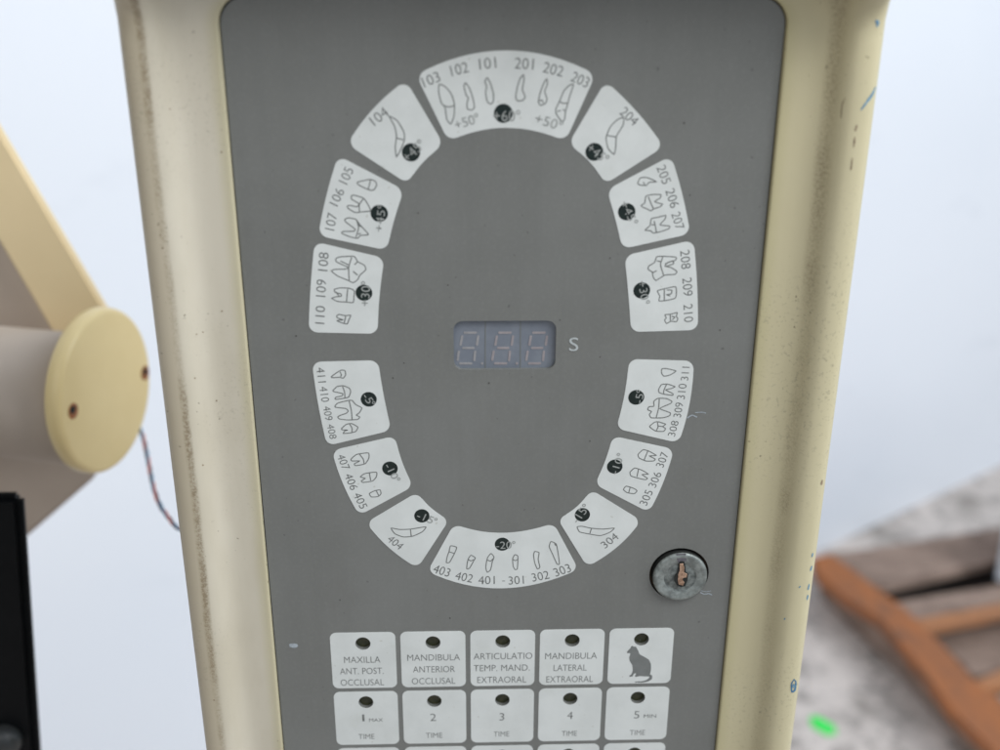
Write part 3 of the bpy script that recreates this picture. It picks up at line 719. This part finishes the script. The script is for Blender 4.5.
# twisted cable hanging from the arm's joint
cab = thing('twisted_cable', 'thin twisted red and blue wires hanging between cream end cap and control unit', 'cable', at(165, 600, .62))
path = [at(*p) for p in ((134, 418, .66), (142, 434, .65), (146.5, 452, .64), (150, 470, .63), (154, 489, .62), (160, 505, .615), (169, 518, .61), (180, 529, .60), (205, 534, .58), (215, 520, .50))]
def cat3(P, sub=10):
    out = []
    for i in range(len(P)-1):
        p0, p1, p2, p3 = P[max(0, i-1)], P[i], P[i+1], P[min(len(P)-1, i+2)]
        for s in range(sub):
            u = s/sub; out.append(.5*((2*p1)+(p2-p0)*u+(2*p0-5*p1+4*p2-p3)*u*u+(3*p1-p0-3*p2+p3)*u**3))
    out.append(P[-1]); return out
pth = cat3(path)
for w, (mt, lab) in enumerate((('redwire', 'red wire'), ('bluewire', 'blue wire'), ('darkwire', 'dark wire'))):
    bm = bmesh.new(); rings = []; s_ = 0
    for i, p in enumerate(pth):
        tn = (pth[min(len(pth)-1, i+1)]-pth[max(0, i-1)]).normalized()
        if i: s_ += (p-pth[i-1]).length
        e1 = tn.cross(Vector((0, 1, 0))).normalized(); e2 = tn.cross(e1)
        an = s_/.020*2*math.pi+w*2.094
        c = p+(e1*math.cos(an)+e2*math.sin(an))*.0007
        rings.append([bm.verts.new(c+(e1*math.cos(j*math.pi/4)+e2*math.sin(j*math.pi/4))*.0006) for j in range(8)])
    for a_, b_ in zip(rings, rings[1:]):
        for j in range(8): bm.faces.new((a_[j], a_[(j+1) % 8], b_[(j+1) % 8], b_[j]))
    from_bm('wire', bm, M[mt], cab, smooth=True, label=lab)

# ============================================================ SETTING
bm = bmesh.new(); box(bm, -6, 9, -6, 9, FLOOR-.1, FLOOR); fo = from_bm('floor', bm, M['concrete']); fo['kind'] = 'structure'
w0 = fl(820, 551); w1 = fl(1000, 466)
wd = (w1-w0); wd.z = 0; wd.normalize(); wn = Vector((-wd.y, wd.x, 0))
bm = bmesh.new(); s0, s1 = w0-wd*2.6, w0+wd*5.5
vs = []
for z in (FLOOR, FLOOR+3.0):
    vs += [bm.verts.new((p.x, p.y, z)) for p in (s0, s1, s1+wn*.15, s0+wn*.15)]
for idx in ((0, 1, 5, 4), (1, 2, 6, 5), (2, 3, 7, 6), (3, 0, 4, 7), (4, 5, 6, 7), (0, 3, 2, 1)): bm.faces.new([vs[i] for i in idx])
wo = from_bm('wall', bm, M['wall']); wo['kind'] = 'structure'

# pallet: stringer on the left painted orange, weathered slats running right
pal = thing('wooden_pallet', 'worn wooden pallet with orange painted edge on the concrete floor', 'pallet', fl(960, 640))
HT = .095
def plan(name, pxs, z0, z1, mat, bev=.004, lab=None):
    pts = [fl(x, y, z1) for x, y in pxs]
    bm = bmesh.new(); a = [bm.verts.new((p.x, p.y, FLOOR+z0)) for p in pts]; b = [bm.verts.new((p.x, p.y, FLOOR+z1)) for p in pts]; k = len(a)
    bm.faces.new(b); bm.faces.new(a[::-1])
    for i in range(k): bm.faces.new((a[i], b[i], b[(i+1) % k], a[(i+1) % k]))
    bmesh.ops.recalc_face_normals(bm, faces=bm.faces)
    bmesh.ops.bevel(bm, geom=bm.edges[:], offset=bev, segments=2, affect='EDGES')
    return from_bm(name, bm, mat, pal, label=lab)
# px outlines are read at each board's own top height and become solid boards
plan('edge_board', [(812, 556), (832, 553), (880, 589), (906, 608), (942, 642), (976, 680), (1004, 700), (1080, 770), (1120, 850), (1090, 850), (1040, 800), (993, 752), (952, 712), (930, 682), (905, 650), (880, 620), (868, 612), (842, 596), (815, 572)], .072, .095, M['orangewood'], lab='orange painted edge board')
plan('stringer', [(822, 566), (836, 562), (900, 615), (960, 680), (1060, 778), (1096, 838), (1080, 846), (1030, 782), (960, 706), (900, 640), (850, 595)], .0, .070, M['greywood'])
slats = [([(822, 554), (880, 546.5), (1000, 527), (1130, 505), (1130, 532), (1000, 560), (885, 587), (868, 583)], 'greywood'),
         ([(894, 602), (990, 586), (1140, 560), (1150, 578), (1010, 600), (912, 619)], 'greywood'),
         ([(912, 620), (1010, 601), (1150, 579), (1155, 588), (1010, 612), (925, 630)], 'orangeedge'),
         ([(966, 684), (1020, 662), (1200, 625), (1210, 640), (1030, 680), (985, 692)], 'orangeedge'),
         ([(1005, 702), (1050, 690), (1250, 650), (1270, 690), (1100, 750), (1060, 756)], 'greywood')]
for pxs, mt in slats: plan('slat', pxs, .052, .0705, M[mt], .002)
plan('stringer', [(1120, 500), (1160, 495), (1330, 700), (1290, 740)], .0, .050, M['greywood'])
plan('bottom_board_or_gap_shade', [(880, 588), (1000, 566), (1160, 538), (1170, 560), (1000, 590), (890, 606)], .0, .012, wood('gap_shade_wood', (.03, .024, .02, 1), (.045, .036, .03, 1), (.02, .016, .013, 1), (1, 1, 1)), .002)  # dark board added for the shade in the gap between the slats
plan('bottom_board_or_gap_shade', [(930, 632), (1010, 615), (1160, 590), (1200, 624), (1020, 660), (975, 678)], .0, .015, M['greywood'], .002)

bx = fl(994.5, 578, .0708); d = (bx-CAM); 
bm = bmesh.new(); c0 = fl(995, 581, .0710)
dh_ = ray(994, 560); dh_.z = 0; dh_.normalize(); sd_ = Vector((dh_.y, -dh_.x, 0))
vb = []
for z in (FLOOR+.0712, FLOOR+.0712+.10):
    vb.append([bm.verts.new((q.x, q.y, z)) for q in (c0, c0+sd_*.24, c0+sd_*.24+dh_*.2, c0+dh_*.2)])
bm.faces.new(vb[1]); bm.faces.new(vb[0][::-1])
for i in range(4): bm.faces.new((vb[0][i], vb[0][(i+1) % 4], vb[1][(i+1) % 4], vb[1][i]))
bmesh.ops.recalc_face_normals(bm, faces=bm.faces)
bmesh.ops.bevel(bm, geom=bm.edges[:], offset=.004, segments=2, affect='EDGES')
wb = from_bm('white_box', bm, M['whitebox']); tag(wb, 'pale white box standing on the pallet, cut by the right edge', 'box')

# green tape scrap on the floor
pts = [fl(x, y, .002) for x, y in ((812, 716), (820, 718), (834, 726), (836, 733), (828, 735), (813, 727), (810, 720))]
bm = bmesh.new(); a = [bm.verts.new((p.x, p.y, FLOOR+.0005)) for p in pts]; b = [bm.verts.new((p.x, p.y, FLOOR+.0035)) for p in pts]; k = len(a)
bm.faces.new(b); bm.faces.new(a[::-1])
for i in range(k): bm.faces.new((a[i], b[i], b[(i+1) % k], a[(i+1) % k]))
gt = from_bm('tape_scrap', bm, M['green']); tag(gt, 'small bright green scrap of tape on the concrete floor', 'tape')

# ============================================================ LIGHT
w = bpy.data.worlds.new('World'); S.world = w; w.use_nodes = True
bg = w.node_tree.nodes['Background']; bg.inputs['Color'].default_value = (.80, .88, 1.0, 1); bg.inputs['Strength'].default_value = 1.0
wn_ = w.node_tree.nodes; wl_ = w.node_tree.links
tc = wn_.new('ShaderNodeTexCoord'); sx_ = wn_.new('ShaderNodeVectorMath'); sx_.operation = 'DOT_PRODUCT'
sx_.inputs[1].default_value = (.75, -.15, .64); wl_.new(tc.outputs['Generated'], sx_.inputs[0])
rp_ = wn_.new('ShaderNodeValToRGB'); e_ = rp_.color_ramp.elements
mr_ = wn_.new('ShaderNodeMapRange'); mr_.inputs['From Min'].default_value = -1; mr_.inputs['From Max'].default_value = 1
wl_.new(sx_.outputs['Value'], mr_.inputs['Value']); wl_.new(mr_.outputs['Result'], rp_.inputs['Fac'])
e_[0].position = .18; e_[0].color = (.12, .117, .105, 1); e_[1].position = .95; e_[1].color = (.62, .72, .84, 1)
wl_.new(rp_.outputs['Color'], bg.inputs['Color'])
def area(name, loc, target, sx, sy, power, col):
    l = bpy.data.lights.new(name, 'AREA'); l.shape = 'RECTANGLE'; l.size = sx; l.size_y = sy; l.energy = power; l.color = col
    o = bpy.data.objects.new(name, l); COL.objects.link(o); o.location = loc
    o.rotation_euler = (Vector(target)-Vector(loc)).to_track_quat('-Z', 'Y').to_euler(); return o
area('side_daylight', (2.6, -.45, 1.5), (1.0, 1.6, -.4), 2.0, 1.8, 62, (.93, .97, 1.0))  # unseen daylight from the right, added mostly to brighten the wall
area('unit_top_fill', (.52, -.46, .86), (0, 0, .08), .5, .42, 8.0, (.97, .985, 1.0))  # added unseen lamp close above the unit, for falloff down the panel
area('left_fill', (-1.2, -2.2, 1.7), (0, .3, -.1), 1.8, 1.4, 15, (1.0, .93, .84))  # added weak warm fill from the left, source unseen

cam = bpy.data.cameras.new('camera'); co = bpy.data.objects.new('camera', cam); COL.objects.link(co)
cam.sensor_width = 36; cam.lens = F/1000*36; cam.clip_start = .01; cam.clip_end = 100
R3 = RC @ Matrix(((1, 0, 0), (0, -1, 0), (0, 0, -1)))
co.matrix_world = Matrix.Translation(CAM) @ R3.to_4x4()
cam.dof.use_dof = True; cam.dof.focus_distance = .42; cam.dof.aperture_fstop = 6.0
S.camera = co
